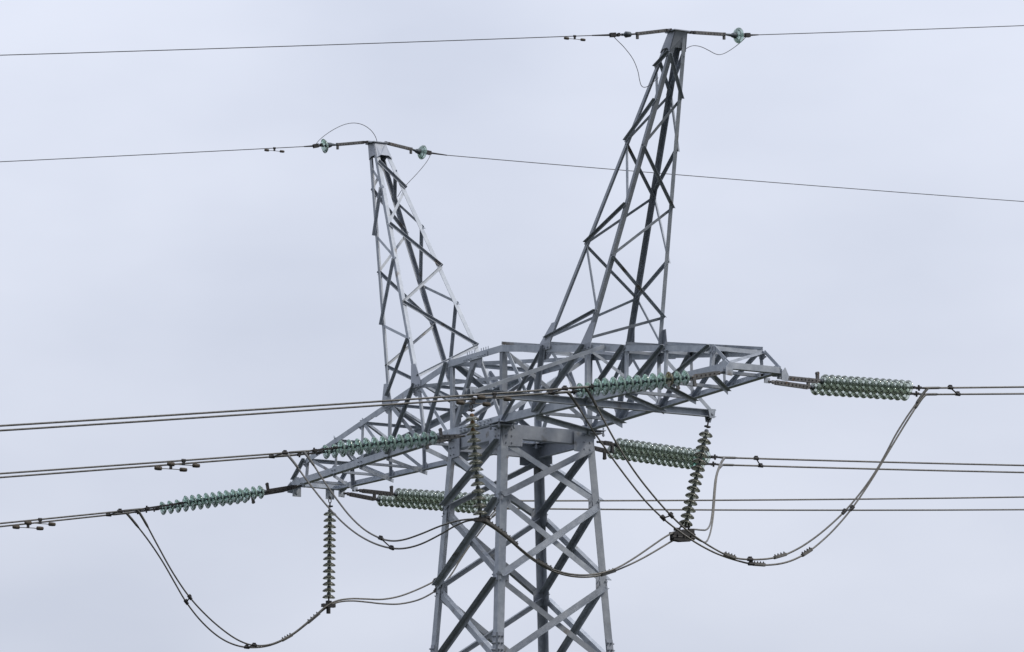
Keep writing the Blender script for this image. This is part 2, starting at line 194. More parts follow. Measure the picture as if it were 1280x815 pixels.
D = json.loads(r'''
{"strings": {"LA": {"n": 12, "p": [[-8.12, -0.654, -0.06], [-8.229, -1.433, -0.219], [-8.244, -1.539, -0.242], [-8.475, -3.178, -0.548], [-8.499, -3.354, -0.578], [-8.605, -4.104, -0.733], [-8.629, -4.278, -0.762]]}, "LB": {"n": 12, "p": [[-8.62, -0.623, -0.06], [-8.749, -1.543, -0.254], [-8.764, -1.649, -0.275], [-9.017, -3.45, -0.624], [-9.039, -3.607, -0.654], [-9.106, -4.08, -0.74], [-9.133, -4.272, -0.772]]}, "CA": {"n": 12, "p": [[-0.15, -1.2, -0.12], [-0.227, -1.75, -0.172], [-0.242, -1.852, -0.192], [-0.513, -3.783, -0.493], [-0.534, -3.933, -0.517], [-0.602, -4.415, -0.599], [-0.626, -4.589, -0.626]]}, "CB": {"n": 12, "p": [[-0.75, -1.2, -0.12], [-0.829, -1.76, -0.159], [-0.843, -1.862, -0.178], [-1.115, -3.799, -0.505], [-1.136, -3.95, -0.526], [-1.204, -4.433, -0.602], [-1.23, -4.616, -0.625]]}, "RA": {"n": 12, "p": [[8.62, -0.623, -0.06], [8.527, -1.285, -0.194], [8.511, -1.398, -0.213], [8.265, -3.151, -0.476], [8.246, -3.286, -0.497], [8.239, -3.334, -0.508], [8.226, -3.429, -0.518]]}, "RB": {"n": 12, "p": [[8.12, -0.654, -0.06], [8.026, -1.325, -0.194], [8.008, -1.454, -0.212], [7.759, -3.22, -0.496], [7.742, -3.347, -0.537], [7.73, -3.427, -0.54], [7.719, -3.506, -0.542]]}, "R1": {"n": 14, "p": [[8.62, 0.623, -0.06], [8.49, 1.547, -0.028], [8.472, 1.676, -0.03], [8.179, 3.758, 0.07], [8.162, 3.88, 0.078], [8.128, 4.125, 0.097], [8.102, 4.31, 0.115]]}, "R2": {"n": 14, "p": [[8.12, 0.654, -0.06], [7.978, 1.665, -0.056], [7.958, 1.804, -0.061], [7.643, 4.046, 0.055], [7.62, 4.21, 0.063], [7.588, 4.436, 0.082], [7.562, 4.622, 0.093]]}, "C1": {"n": 16, "p": [[0.95, 1.2, -0.2], [0.896, 1.585, -0.2], [0.874, 1.739, -0.21], [0.558, 3.986, -0.242], [0.542, 4.102, -0.228], [0.514, 4.302, -0.221], [0.486, 4.502, -0.21]]}, "C2": {"n": 16, "p": [[0.4, 1.2, -0.2], [0.324, 1.743, -0.233], [0.301, 1.907, -0.259], [-0.024, 4.216, -0.291], [-0.057, 4.448, -0.268], [-0.083, 4.639, -0.262], [-0.11, 4.829, -0.256]]}, "L1": {"n": 18, "p": [[-8.12, 0.654, -0.06], [-8.252, 1.59, -0.047], [-8.274, 1.749, -0.054], [-8.629, 4.277, 0.041], [-8.648, 4.408, 0.049], [-8.678, 4.626, 0.067], [-8.7, 4.78, 0.077]]}, "L2": {"n": 18, "p": [[-8.62, 0.623, -0.06], [-8.736, 1.446, -0.104], [-8.757, 1.595, -0.116], [-9.11, 4.112, -0.059], [-9.135, 4.287, -0.051], [-9.196, 4.724, -0.027], [-9.227, 4.944, -0.014]]}}, "wires": {"LA": {"o": [-8.629, -4.278, -0.762], "d": [-0.139, -0.99, 0.0], "m": -0.151}, "LB": {"o": [-9.133, -4.272, -0.772], "d": [-0.139, -0.99, 0.0], "m": -0.15633}, "CA": {"o": [-0.626, -4.589, -0.626], "d": [-0.139, -0.99, 0.0], "m": -0.1278}, "CB": {"o": [-1.23, -4.616, -0.625], "d": [-0.139, -0.99, 0.0], "m": -0.13111}, "RA": {"o": [8.226, -3.429, -0.518], "d": [-0.139, -0.99, 0.0], "m": -0.12682}, "RB": {"o": [7.719, -3.506, -0.542], "d": [-0.139, -0.99, 0.0], "m": -0.1282}, "R1": {"o": [8.102, 4.31, 0.115], "d": [-0.139, 0.99, 0.0], "m": 0.10802}, "R2": {"o": [7.562, 4.622, 0.093], "d": [-0.139, 0.99, 0.0], "m": 0.10395}, "C1": {"o": [0.486, 4.502, -0.21], "d": [-0.139, 0.99, 0.0], "m": 0.06942}, "C2": {"o": [-0.11, 4.829, -0.256], "d": [-0.139, 0.99, 0.0], "m": 0.06919}, "L1": {"o": [-8.7, 4.78, 0.077], "d": [-0.139, 0.99, 0.0], "m": 0.08792}, "L2": {"o": [-9.227, 4.944, -0.014], "d": [-0.139, 0.99, 0.0], "m": 0.07929}}, "hang": {"L": {"n": 14, "p": [[-8.62, 0.299, -0.2], [-8.62, 0.302, -0.52], [-8.62, 0.283, -2.305], [-8.62, 0.275, -2.504]]}, "C": {"n": 14, "p": [[4.0, -3.43, -0.237], [4.0, -3.413, -0.509], [4.0, -3.238, -2.315], [4.0, -3.212, -2.457]]}, "R": {"n": 14, "p": [[3.98, 1.947, -0.026], [3.98, 1.869, -0.401], [3.98, 1.398, -2.18], [3.98, 1.329, -2.422]]}}, "jump": {"J1a": [[-8.629, -4.278, -0.763], [-8.628, -4.222, -0.809], [-8.627, -4.109, -0.954], [-8.623, -3.788, -1.49], [-8.618, -3.429, -2.075], [-8.613, -3.051, -2.57], [-8.607, -2.605, -2.951], [-8.6, -2.071, -3.317], [-8.596, -1.77, -3.439], [-8.593, -1.486, -3.494], [-8.587, -1.09, -3.464], [-8.581, -0.598, -3.22], [-8.574, -0.086, -2.762], [-8.571, 0.211, -2.48], [-8.575, 0.414, -2.381], [-8.585, 0.779, -2.306], [-8.597, 1.196, -2.304], [-8.608, 1.559, -2.32], [-8.62, 1.976, -2.241], [-8.635, 2.508, -2.0], [-8.648, 2.931, -1.811], [-8.657, 3.256, -1.57], [-8.661, 3.418, -1.437], [-8.667, 3.62, -1.092], [-8.674, 3.863, -0.778], [-8.684, 4.208, -0.369], [-8.691, 4.473, -0.051], [-8.7, 4.78, 0.077]], "J1b": [[-9.133, -4.272, -0.772], [-9.124, -4.188, -0.847], [-9.074, -3.739, -1.348], [-9.043, -3.455, -1.737], [-9.012, -3.173, -2.2], [-8.989, -2.964, -2.588], [-8.949, -2.607, -2.994], [-8.906, -2.217, -3.319], [-8.869, -1.875, -3.459], [-8.831, -1.537, -3.52], [-8.775, -1.031, -3.465], [-8.727, -0.597, -3.271], [-8.666, -0.037, -2.784], [-8.635, 0.246, -2.505], [-8.652, 0.456, -2.404], [-8.703, 0.843, -2.332], [-8.76, 1.285, -2.349], [-8.81, 1.67, -2.363], [-8.867, 2.113, -2.364], [-8.94, 2.679, -2.238], [-8.997, 3.128, -1.974], [-9.023, 3.324, -1.802], [-9.051, 3.549, -1.581], [-9.074, 3.732, -1.257], [-9.102, 3.947, -0.989], [-9.129, 4.162, -0.738], [-9.167, 4.466, -0.379], [-9.194, 4.683, -0.132], [-9.227, 4.944, -0.014]], "J2a": [[-0.626, -4.589, -0.626], [-0.492, -4.562, -0.714], [-0.048, -4.471, -1.257], [0.333, -4.395, -1.648], [0.785, -4.308, -2.1], [1.171, -4.236, -2.39], [1.715, -4.138, -2.623], [2.004, -4.088, -2.701], [2.362, -4.008, -2.723], [2.726, -3.84, -2.639], [3.179, -3.632, -2.478], [3.54, -3.468, -2.413], [3.863, -3.323, -2.422], [4.04, -3.243, -2.449], [4.055, -3.138, -2.474], [4.086, -2.924, -2.608], [4.124, -2.654, -2.791], [4.168, -2.349, -3.05], [4.189, -2.204, -3.141], [4.224, -1.958, -3.277], [4.253, -1.754, -3.365], [4.296, -1.451, -3.428], [4.34, -1.138, -3.437], [4.302, -0.847, -3.386], [4.261, -0.535, -3.303], [4.23, -0.301, -3.216], [4.197, -0.045, -3.071], [4.163, 0.211, -2.923], [4.116, 0.577, -2.687], [4.075, 0.893, -2.479], [4.056, 1.044, -2.41], [3.95, 1.385, -2.305], [3.012, 2.217, -2.142], [2.522, 2.654, -2.065], [1.991, 3.13, -2.005], [1.711, 3.383, -1.848], [1.536, 3.542, -1.621], [1.431, 3.64, -1.18], [1.333, 3.732, -0.787], [1.081, 3.961, -0.509], [0.486, 4.502, -0.21]], "J2b": [[-1.23, -4.617, -0.625], [-1.104, -4.593, -0.699], [-0.675, -4.515, -1.18], [-0.07, -4.409, -1.725], [0.459, -4.319, -2.163], [0.926, -4.244, -2.444], [1.458, -4.161, -2.688], [1.992, -4.081, -2.839], [2.359, -4.006, -2.89], [2.706, -3.828, -2.852], [3.138, -3.609, -2.667], [3.444, -3.455, -2.489], [3.697, -3.328, -2.427], [3.845, -3.255, -2.43], [3.965, -3.165, -2.457], [4.006, -2.877, -2.62], [4.044, -2.607, -2.806], [4.088, -2.303, -3.068], [4.109, -2.158, -3.162], [4.144, -1.911, -3.295], [4.173, -1.707, -3.39], [4.216, -1.403, -3.453], [4.26, -1.091, -3.461], [4.222, -0.799, -3.417], [4.181, -0.487, -3.334], [4.117, 0.003, -3.135], [4.068, 0.378, -2.958], [4.015, 0.786, -2.734], [3.971, 1.132, -2.522], [3.856, 1.443, -2.4], [2.843, 2.296, -2.251], [1.999, 3.01, -2.23], [1.577, 3.368, -2.204], [1.24, 3.658, -1.998], [0.945, 3.913, -1.669], [0.776, 4.059, -1.394], [0.692, 4.135, -0.969], [0.54, 4.269, -0.547], [0.228, 4.538, -0.371], [-0.11, 4.829, -0.256]], "J3a": [[8.226, -3.429, -0.518], [8.226, -3.378, -0.551], [8.225, -3.24, -0.742], [8.224, -3.146, -0.921], [8.223, -2.983, -1.161], [8.221, -2.673, -1.647], [8.219, -2.346, -2.063], [8.215, -1.878, -2.518], [8.213, -1.557, -2.799], [8.211, -1.269, -3.019], [8.209, -0.937, -3.201], [8.206, -0.498, -3.395], [8.204, -0.277, -3.475], [8.203, -0.056, -3.492], [8.201, 0.166, -3.486], [8.2, 0.389, -3.471], [8.194, 0.615, -3.439], [8.188, 0.842, -3.389], [8.183, 1.069, -3.303], [8.174, 1.408, -3.139], [8.163, 1.832, -2.846], [8.15, 2.361, -2.43], [8.141, 2.727, -2.017], [8.133, 3.057, -1.624], [8.126, 3.314, -1.235], [8.121, 3.518, -0.848], [8.115, 3.774, -0.509], [8.108, 4.076, -0.165], [8.105, 4.186, 0.012], [8.102, 4.31, 0.115]], "J3b": [[7.719, -3.506, -0.542], [7.726, -3.45, -0.58], [7.738, -3.356, -0.697], [7.755, -3.219, -0.899], [7.781, -3.011, -1.229], [7.835, -2.579, -1.771], [7.878, -2.233, -2.176], [7.916, -1.928, -2.544], [7.959, -1.583, -2.822], [7.996, -1.276, -3.016], [8.04, -0.924, -3.24], [8.082, -0.578, -3.384], [8.11, -0.35, -3.455], [8.138, -0.124, -3.504], [8.175, 0.182, -3.572], [8.2, 0.387, -3.581], [8.142, 0.759, -3.541], [8.104, 1.002, -3.486], [8.065, 1.257, -3.401], [8.019, 1.558, -3.256], [7.977, 1.832, -3.073], [7.913, 2.25, -2.757], [7.849, 2.68, -2.344], [7.776, 3.169, -1.782], [7.702, 3.67, -1.074], [7.645, 4.053, -0.571], [7.593, 4.411, -0.131], [7.577, 4.517, 0.02], [7.562, 4.622, 0.093]]}, "gw": {"Rl": {"p": [[6.035, -0.14, 7.017], [6.022, -0.235, 7.037], [5.935, -0.85, 6.916], [5.93, -0.887, 6.831], [5.91, -1.027, 6.889], [5.894, -1.144, 6.875], [5.864, -1.359, 6.85], [5.803, -1.789, 6.803]], "d": [-0.139, -0.99, 0.0], "m": -0.12075}, "Rr": {"p": [[6.035, 0.14, 7.017], [6.0, 0.386, 7.071], [5.893, 1.15, 7.142], [5.891, 1.165, 7.064], [5.87, 1.312, 7.149], [5.846, 1.484, 7.17], [5.811, 1.738, 7.21], [5.77, 2.023, 7.258]], "d": [-0.139, 0.99, 0.0], "m": 0.16558}, "Ll": {"p": [[-6.035, -0.14, 7.017], [-6.058, -0.305, 7.029], [-6.14, -0.884, 6.935], [-6.145, -0.92, 6.868], [-6.16, -1.03, 6.92], [-6.177, -1.151, 6.89], [-6.208, -1.368, 6.871], [-6.245, -1.63, 6.835]], "d": [-0.139, -0.99, 0.0], "m": -0.12777}, "Lr": {"p": [[-6.035, 0.14, 7.017], [-6.057, 0.292, 7.066], [-6.14, 0.883, 7.022], [-6.133, 0.839, 6.936], [-6.154, 0.987, 7.002], [-6.177, 1.152, 6.994], [-6.205, 1.346, 7.005], [-6.274, 1.837, 7.012]], "d": [-0.139, 0.99, 0.0], "m": 0.0564}}, "gj": {"Rl": [[5.864, -1.354, 6.83], [5.881, -1.334, 6.789], [5.898, -1.112, 6.635], [5.915, -0.907, 6.424], [5.932, -0.82, 6.188], [5.95, -0.817, 5.968], [5.967, -0.798, 5.88], [5.984, -0.747, 5.851], [6.001, -0.675, 5.864], [6.018, -0.558, 5.967], [6.035, -0.442, 6.079]], "Rr": [[5.811, 1.719, 7.183], [5.833, 1.648, 7.099], [5.856, 1.392, 6.899], [5.878, 1.156, 6.747], [5.901, 1.031, 6.705], [5.923, 0.907, 6.718], [5.945, 0.798, 6.761], [5.968, 0.564, 6.838], [5.99, 0.391, 6.829], [6.013, 0.267, 6.779], [6.035, 0.161, 6.7]], "Ll": [[-6.208, -1.368, 6.902], [-6.191, -1.335, 6.971], [-6.173, -1.187, 7.116], [-6.156, -0.927, 7.297], [-6.139, -0.695, 7.417], [-6.122, -0.487, 7.463], [-6.104, -0.281, 7.44], [-6.087, -0.099, 7.335], [-6.07, -0.0, 7.197], [-6.052, 0.035, 7.063], [-6.035, 0.02, 6.903]], "Lr": [[-6.205, 1.405, 6.99], [-6.054, 1.301, 6.883], [-5.903, 1.135, 6.712], [-5.752, 0.861, 6.449], [-5.602, 0.464, 6.105], [-5.451, 0.259, 5.945], [-5.3, 0.099, 5.765]]}, "damp": {"LA": 2.11, "LB": 2.15, "CA": 2.49, "CB": 2.44, "RA": 1.8, "RB": 1.87}, "gdamp": {"Rl": 0.36, "Ll": 0.66}, "spc": {"LA": 0.37, "LB": 0.39, "CA": 0.39, "CB": 0.34, "RA": 0.4, "RB": 0.32, "R1": 0.58, "R2": 0.84, "C1": 0.85, "C2": 1.03}}
''')
# ------------------------------------------------------------------ ground: a hillside climbing towards +Y
def gz(x, y): return -15.7 + 12*math.tanh(y/200) + .25*math.sin(x*.031+1)*math.cos(y*.027) - .25*math.sin(1.0)
bm = bmesh.new(); 
ticks = [-6000, -3000, -1500, -800, -400, -250, -160, -110, -80, -60, -45, -30, -20, -12, -6, 0, 6, 12, 20, 30, 45, 60, 80, 110, 160, 250, 400, 800, 1500, 3000, 6000]
g = [[bm.verts.new((x, y, gz(x, y))) for y in ticks] for x in ticks]
for i in range(len(ticks)-1):
    for j in range(len(ticks)-1): bm.faces.new((g[i][j], g[i+1][j], g[i+1][j+1], g[i][j+1]))
go = finish('ground', bm, GRASS, smooth=True); go['kind'] = 'structure'

# ------------------------------------------------------------------ the lattice pylon
K, HW0 = .0634, 1.05
HT, HWT, AT, TX, YT, YET, HE = 1.5551, 1.0537, 8.0908, 8.709, .5673, .5692, .529
XI, XO, XP, ZP = 2.5829, 3.9846, 6.0351, 7.0173
XN = V((1, 0, 0)); YN = V((0, 1, 0)); ZN = V((0, 0, 1))
def leg_pt(sx, sy, z): h = HW0 + K*(-z); return V((sx*h, sy*h, z))
def top_pt(X, s):
    a = abs(X); t = max(0, (a-HWT)/(AT-HWT)); return V((X, s*(HWT+(YET-HWT)*t), HT+(HE-HT)*t))
def bot_pt(X, s):
    a = abs(X); t = max(0, (a-HW0)/(TX-HW0)); return V((X, s*(HW0+(YT-HW0)*t), 0))
pyl = empty('lattice_pylon', (0, 0, gz(0, 0)))
tag(pyl, 'grey galvanised steel lattice pylon with a wide crossarm and two raking peaks', 'pylon')
INV = Matrix.Translation(V((0, 0, -gz(0, 0))))
def padd(name, bm, m, parent, lab=None):
    o = finish(name, bm, m, parent)
    if parent is pyl: o.data.transform(INV)
    elif parent.parent is pyl: o.data.transform(INV)
    if lab: o['label'] = lab
    return o
def part_bar(name, parent, fn, m=STEEL):
    bm = bmesh.new(); fn(bm); return padd(name, bm, m, parent)

# -- body: ring girders and corner gussets round the leg tops are the body's own mesh
bm = bmesh.new()
FACES = [((-1, -1), (1, -1), -YN), ((1, -1), (1, 1), XN), ((1, 1), (-1, 1), YN), ((-1, 1), (-1, -1), -XN)]
for (a, b, n) in FACES:
    e = V((b[0]-a[0], b[1]-a[1], 0)).normalized()
    A = leg_pt(a[0], a[1], 0) - n*.014; B = leg_pt(b[0], b[1], 0) - n*.014
    mid = (A+B)/2; Ln = (B-A).length
    box(bm, mid + V((0, 0, -.155)), e, n, ZN, Ln-.2, .012, .27)                      # web
    box(bm, mid + V((0, 0, -.296)) - n*.062, e, n, ZN, Ln-.34, .11, .011)               # lower flange
    box(bm, mid + V((0, 0, -.018)) - n*.064, e, n, ZN, Ln-.36, .11, .011)
    for P, sg in ((A, 1), (B, -1)):                                                   # corner gussets outside the legs
        P0 = leg_pt(a[0], a[1], -.25) if sg == 1 else leg_pt(b[0], b[1], -.25)
        q0 = P0 + n*.009; x0, x1 = (.015, .47)
        pts = [q0+e*sg*x0+ZN*.225, q0+e*sg*x1+ZN*.225, q0+e*sg*x1-ZN*.20, q0+e*sg*(x0+.02)-ZN*.215]
        plate(bm, pts, n, .012)
        for i in range(3):
            for j in range(2): bolt(bm, q0+n*.006+e*sg*(.10+.13*j)+ZN*(.14-.14*i), n, .018, .022)
for sx in (-1, 1):                                                                    # flange plates between legs and arm
    for sy in (-1, 1):
        c = leg_pt(sx, sy, -.012) - V((sx*.02, sy*.02, 0))
        box(bm, c, XN, YN, ZN, .42, .42, .016); box(bm, c + ZN*-.05, XN, YN, ZN, .36, .36, .016)
        for i in (-1, 1):
            for j in (-1, 1): cyl(bm, c+V((i*.17, j*.17, -.12)), c+V((i*.17, j*.17, .06)), .017, 8); bolt(bm, c+V((i*.17, j*.17, -.075)), (0, 0, -1), .03, .03)
        for d in ((1, 0), (0, 1)):
            pass
body = padd('tower_body', bm, STEEL_D, pyl)
ZG = gz(0, 0)
def leg_bm(sx, sy):
    def f(bm):
        angle(bm, leg_pt(sx, sy, .02), leg_pt(sx, sy, ZG+.25), .16, (-sx, 0, 0), (0, -sy, 0), .014)
    return f
for sx in (-1, 1):
    for sy in (-1, 1):
        lg = part_bar('leg', body, leg_bm(sx, sy))
ZL = [-.32, -1.495, -3.10, -4.80, -6.9, -9.3, -12.1, -15.2]
def body_face(a, b, n, first_up):
    for i in range(len(ZL)-1):
        z0, z1 = ZL[i], ZL[i+1]
        a0, a1 = leg_pt(*a, z0), leg_pt(*a, z1); b0, b1 = leg_pt(*b, z0), leg_pt(*b, z1)
        e = (b0-a0).normalized()*.06
        wd = .115
        if n.x < -.5: pass
        # the outside brace rises to the right when seen from outside this face
        part_bar('cross_brace', body, lambda bm: face_bar(bm, a1+e+ZN*.05, b0-e-ZN*.05, wd, n, True, abs(n.y) > .5, .009, .014))
        part_bar('cross_brace', body, lambda bm: face_bar(bm, a0+e-ZN*.05, b1-e+ZN*.05, wd, n, False, True, .009, .014))
for (a, b, n) in FACES: body_face(a, b, n, True)
def node_plate(p, n, w, h, nb=2):
    def f(bm):
        nn = V(n); e = nn.cross(ZN).normalized(); q = V(p) - nn*.020
        pts = [q+e*w*.5+ZN*h*.3, q+e*w*.2+ZN*h*.5, q-e*w*.2+ZN*h*.5, q-e*w*.5+ZN*h*.3, q-e*w*.5-ZN*h*.3, q-e*w*.2-ZN*h*.5, q+e*w*.2-ZN*h*.5, q+e*w*.5-ZN*h*.3]
        plate(bm, pts, nn, .009)
        for i in range(nb):
            for s in (-1, 1): bolt(bm, q+nn*.024+e*s*w*.3+ZN*(i-.5)*h*.35, nn, .016, .024)
    return f
for z in ZL[1:4]:
    for (a, b, n) in FACES:
        e = V((b[0]-a[0], b[1]-a[1], 0)).normalized()
        part_bar('gusset_plate', body, node_plate(leg_pt(*a, z)+e*.12, n, .26, .34), STEEL_D)
        part_bar('gusset_plate', body, node_plate(leg_pt(*b, z)-e*.12, n, .26, .34), STEEL_D)
# splice with big bolts on every leg at the foot of the picture
for sx in (-1, 1):
    for sy in (-1, 1):
        def f(bm):
            c = leg_pt(sx, sy, -4.62)
            for e, n in ((V((-sx, 0, 0)), V((0, sy, 0))), (V((0, -sy, 0)), V((sx, 0, 0)))):
                ax = (leg_pt(sx, sy, -5)-leg_pt(sx, sy, -4)).normalized()
                plate(bm, [c-ax*.42+e*.012+n*.008, c-ax*.42+e*.15+n*.008, c+ax*.42+e*.15+n*.008, c+ax*.42+e*.012+n*.008], n, .013)
                for i in range(6):
                    for j in (.045, .115): bolt(bm, c+ax*(-.34+.136*i)+e*j+n*.013, n, .023, .03, .02)
        part_bar('splice_plate', body, f, STEEL_D)
        part_bar('footing', body, lambda bm: box(bm, leg_pt(sx, sy, ZG+.1), XN, YN, ZN, .7, .7, .6), CONC)

# -- crossarm: its four chords and tip plates are its own mesh
TN = [1.05, 2.583, 3.985, 5.30, 6.60, 8.09]
BN = [1.05, 2.25, 3.985, 5.30, 6.60, 8.09]
bm = bmesh.new()
for s in (-1, 1):
    inn = V((0, -s, 0))
    for sg in (-1, 1):
        angle(bm, bot_pt(sg*1.0, s), bot_pt(sg*3.985, s), .155, ZN, inn, .013)
        angle(bm, bot_pt(sg*3.985, s), bot_pt(sg*TX, s), .135, ZN, inn, .012)
        angle(bm, top_pt(sg*HWT, s), top_pt(sg*4.6, s), .135, -ZN, inn, .012)
        angle(bm, top_pt(sg*4.6, s), top_pt(sg*AT, s), .115, -ZN, inn, .012)
        # tip plates
        P = bot_pt(sg*TX, s); ns = V((0, s, 0)); q = P + ns*.012
        plate(bm, [q+V((-sg*.38, 0, .05)), q+V((-sg*.34, 0, .16)), q+V((-sg*.14, 0, .19)), q+V((sg*.02, 0, .08)), q+V((sg*.03, 0, -.07)), q+V((-sg*.3, 0, -.02))], ns, .014)
        q = P + V((sg*.02, s*.05, 0))
        plate(bm, [q+V((0, .09, -.14)), q+V((0, .11, -.04)), q+V((0, .03, .12)), q+V((0, -.05, .02)), q+V((0, -.05, -.13))], XN, .014)
        # hanging lugs for the strings
        for X in (8.62, 8.12):
            Pl = bot_pt(sg*X, s); box(bm, Pl+V((0, s*.03, -.045)), XN, YN, ZN, .014, .13, .10)
        # splice plates with stud rows on the top chord
        for X0 in ((-sg*0+0), ):
            pass
    angle(bm, bot_pt(-1.0, s)+V((0, 0, .001)), bot_pt(1.0, s)+V((0, 0, .001)), .155, ZN, inn, .013)
    angle(bm, top_pt(-1.06, s)+V((0, 0, .001)), top_pt(1.06, s)+V((0, 0, .001)), .135, -ZN, inn, .012)
    # studded splice over the middle of the top chord and along the bottom chord between the legs
    ns = V((0, s, 0))
    for i in range(10):
        if i == 4 or i == 5: continue
        for dz in (-.035,): bolt(bm, V((-.42+.093*i, s*(HWT+.002), HT-.10)), ns, .015, .02, .025)
        cyl(bm, V((-.42+.093*i, s*(HWT-.06), HT-.03)), V((-.42+.093*i, s*(HWT-.06), HT+.075)), .011, 6)
    plate(bm, [V((x, s*(HWT+.008), z)) for x, z in ((-.5, HT-.135), (-.5, HT-.05), (.5, HT-.05), (.5, HT-.135))], ns, .011)
    plate(bm, [V((x, s*(HW0+.01), z)) for x, z in ((-.62, .02), (-.62, .14), (.62, .14), (.62, .02))], ns, .013)
    for i in range(8):
        for z in (.05, .11): bolt(bm, V((-.55+.157*i, s*(HW0+.016), z)), ns, .02, .026, .02)
    for i in range(6): bolt(bm, V((-.5+.2*i, s*(HW0-.07), -.002)), (0, 0, -1), .02, .03, .03)
for sg in (-1, 1):      # tip beam and end ties
    angle(bm, bot_pt(sg*(TX-.01), -1)+V((0, .02, .004)), bot_pt(sg*(TX-.01), 1)+V((0, -.02, .004)), .12, ZN, (-sg, 0, 0), .011)
    angle(bm, top_pt(sg*AT, -1)+V((0, .02, -.005)), top_pt(sg*AT, 1)+V((0, -.02, -.005)), .08, -ZN, (-sg, 0, 0), .009)
    for X in (8.62, 8.12):
        pass
    if sg == -1:         # two drop plates under the left tip beam
        for y in (-.50, .30): box(bm, V((-8.62, y, -.10)), XN, YN, ZN, .016, .20, .24); bolt(bm, V((-8.61, y, -.14)), XN, .03, .02)
arm = padd('crossarm', bm, STEEL, pyl)
for s in (-1, 1):
    ns = V((0, s, 0))
    for sg in (-1, 1):
        T = lambda X: top_pt(sg*X, s); B = lambda X: bot_pt(sg*X, s)
        def bar(name, p, q, w_, out=True, up=True):
            d = (q-p).normalized()*.03
            rising = (q.x-p.x)*(q.z-p.z) > 0              # the bars that lean one way sit outside, the others inside
            part_bar(name, arm, lambda bm: face_bar(bm, p+d, q-d, w_, ns, rising if s < 0 else not rising, rising))
        part_bar('post', arm, lambda bm: angle(bm, T(1.06)+V((0, -s*.013, -.01)), B(1.05)+V((0, -s*.013, .01)), .115, (-sg, 0, 0), (0, -s, 0), .011))
        for X, w_ in ((3.985, .085), (5.3, .06), (6.6, .055), (8.09, .07)):
            p, q = T(X), B(X)
            part_bar('post', arm, lambda bm: angle(bm, p+V((0, -s*.014, -.02)), q+V((0, -s*.014, .02)), w_, (-sg, 0, 0), (0, -s, 0), .008))
        bar('lattice_brace', T(2.583), B(1.07), .055 if sg > 0 else .08, False)
        bar('lattice_brace', T(2.583), B(2.25), .085, True)
        bar('lattice_brace', T(1.10), B(2.22), .068 if sg < 0 else .09, True)
        bar('lattice_brace', T(3.985), B(2.30), .095, True)
        bar('lattice_brace', T(2.62), B(3.95), .07, False)
        bar('lattice_brace', T(5.30), B(4.0), .08, True)
        bar('lattice_brace', T(6.60), B(5.3), .075, True)
        bar('lattice_brace', T(8.07), B(6.6), .065, True)
        bar('lattice_brace', T(8.09), B(8.66)+V((0, 0, .1)), .07, True, False)
    for sx in (-1, 1):
        part_bar('lattice_brace', arm, lambda bm: face_bar(bm, top_pt(sx*.12, s)-V((0, 0, .12)), bot_pt(sx*.95, s)+V((0, 0, .12)), .088, ns, False, False))
    def f(bm):
        q = V((0, s*(HWT-.018), HT-.13)); plate(bm, [q+V((x, 0, z)) for x, z in ((-.24, .06), (.24, .06), (.24, -.14), (.15, -.2), (.05, -.08), (-.05, -.08), (-.15, -.2), (-.24, -.14))], ns, .012)
    part_bar('gusset_plate', arm, f, STEEL_D)
    for sg in (-1, 1):
        for X, pt, dz in ((2.583, top_pt, -.14), (2.25, bot_pt, .13), (3.985, top_pt, -.13), (3.985, bot_pt, .12), (5.3, top_pt, -.1), (5.3, bot_pt, .1), (6.6, bot_pt, .1), (6.6, top_pt, -.08), (8.09, top_pt, -.1)):
            sc = .34 if X < 3 else (.24 if X < 4 else .2)
            part_bar('gusset_plate', arm, node_plate(pt(sg*X, s)+V((0, 0, dz)), ns, sc, sc*.85, 1), STEEL_D)
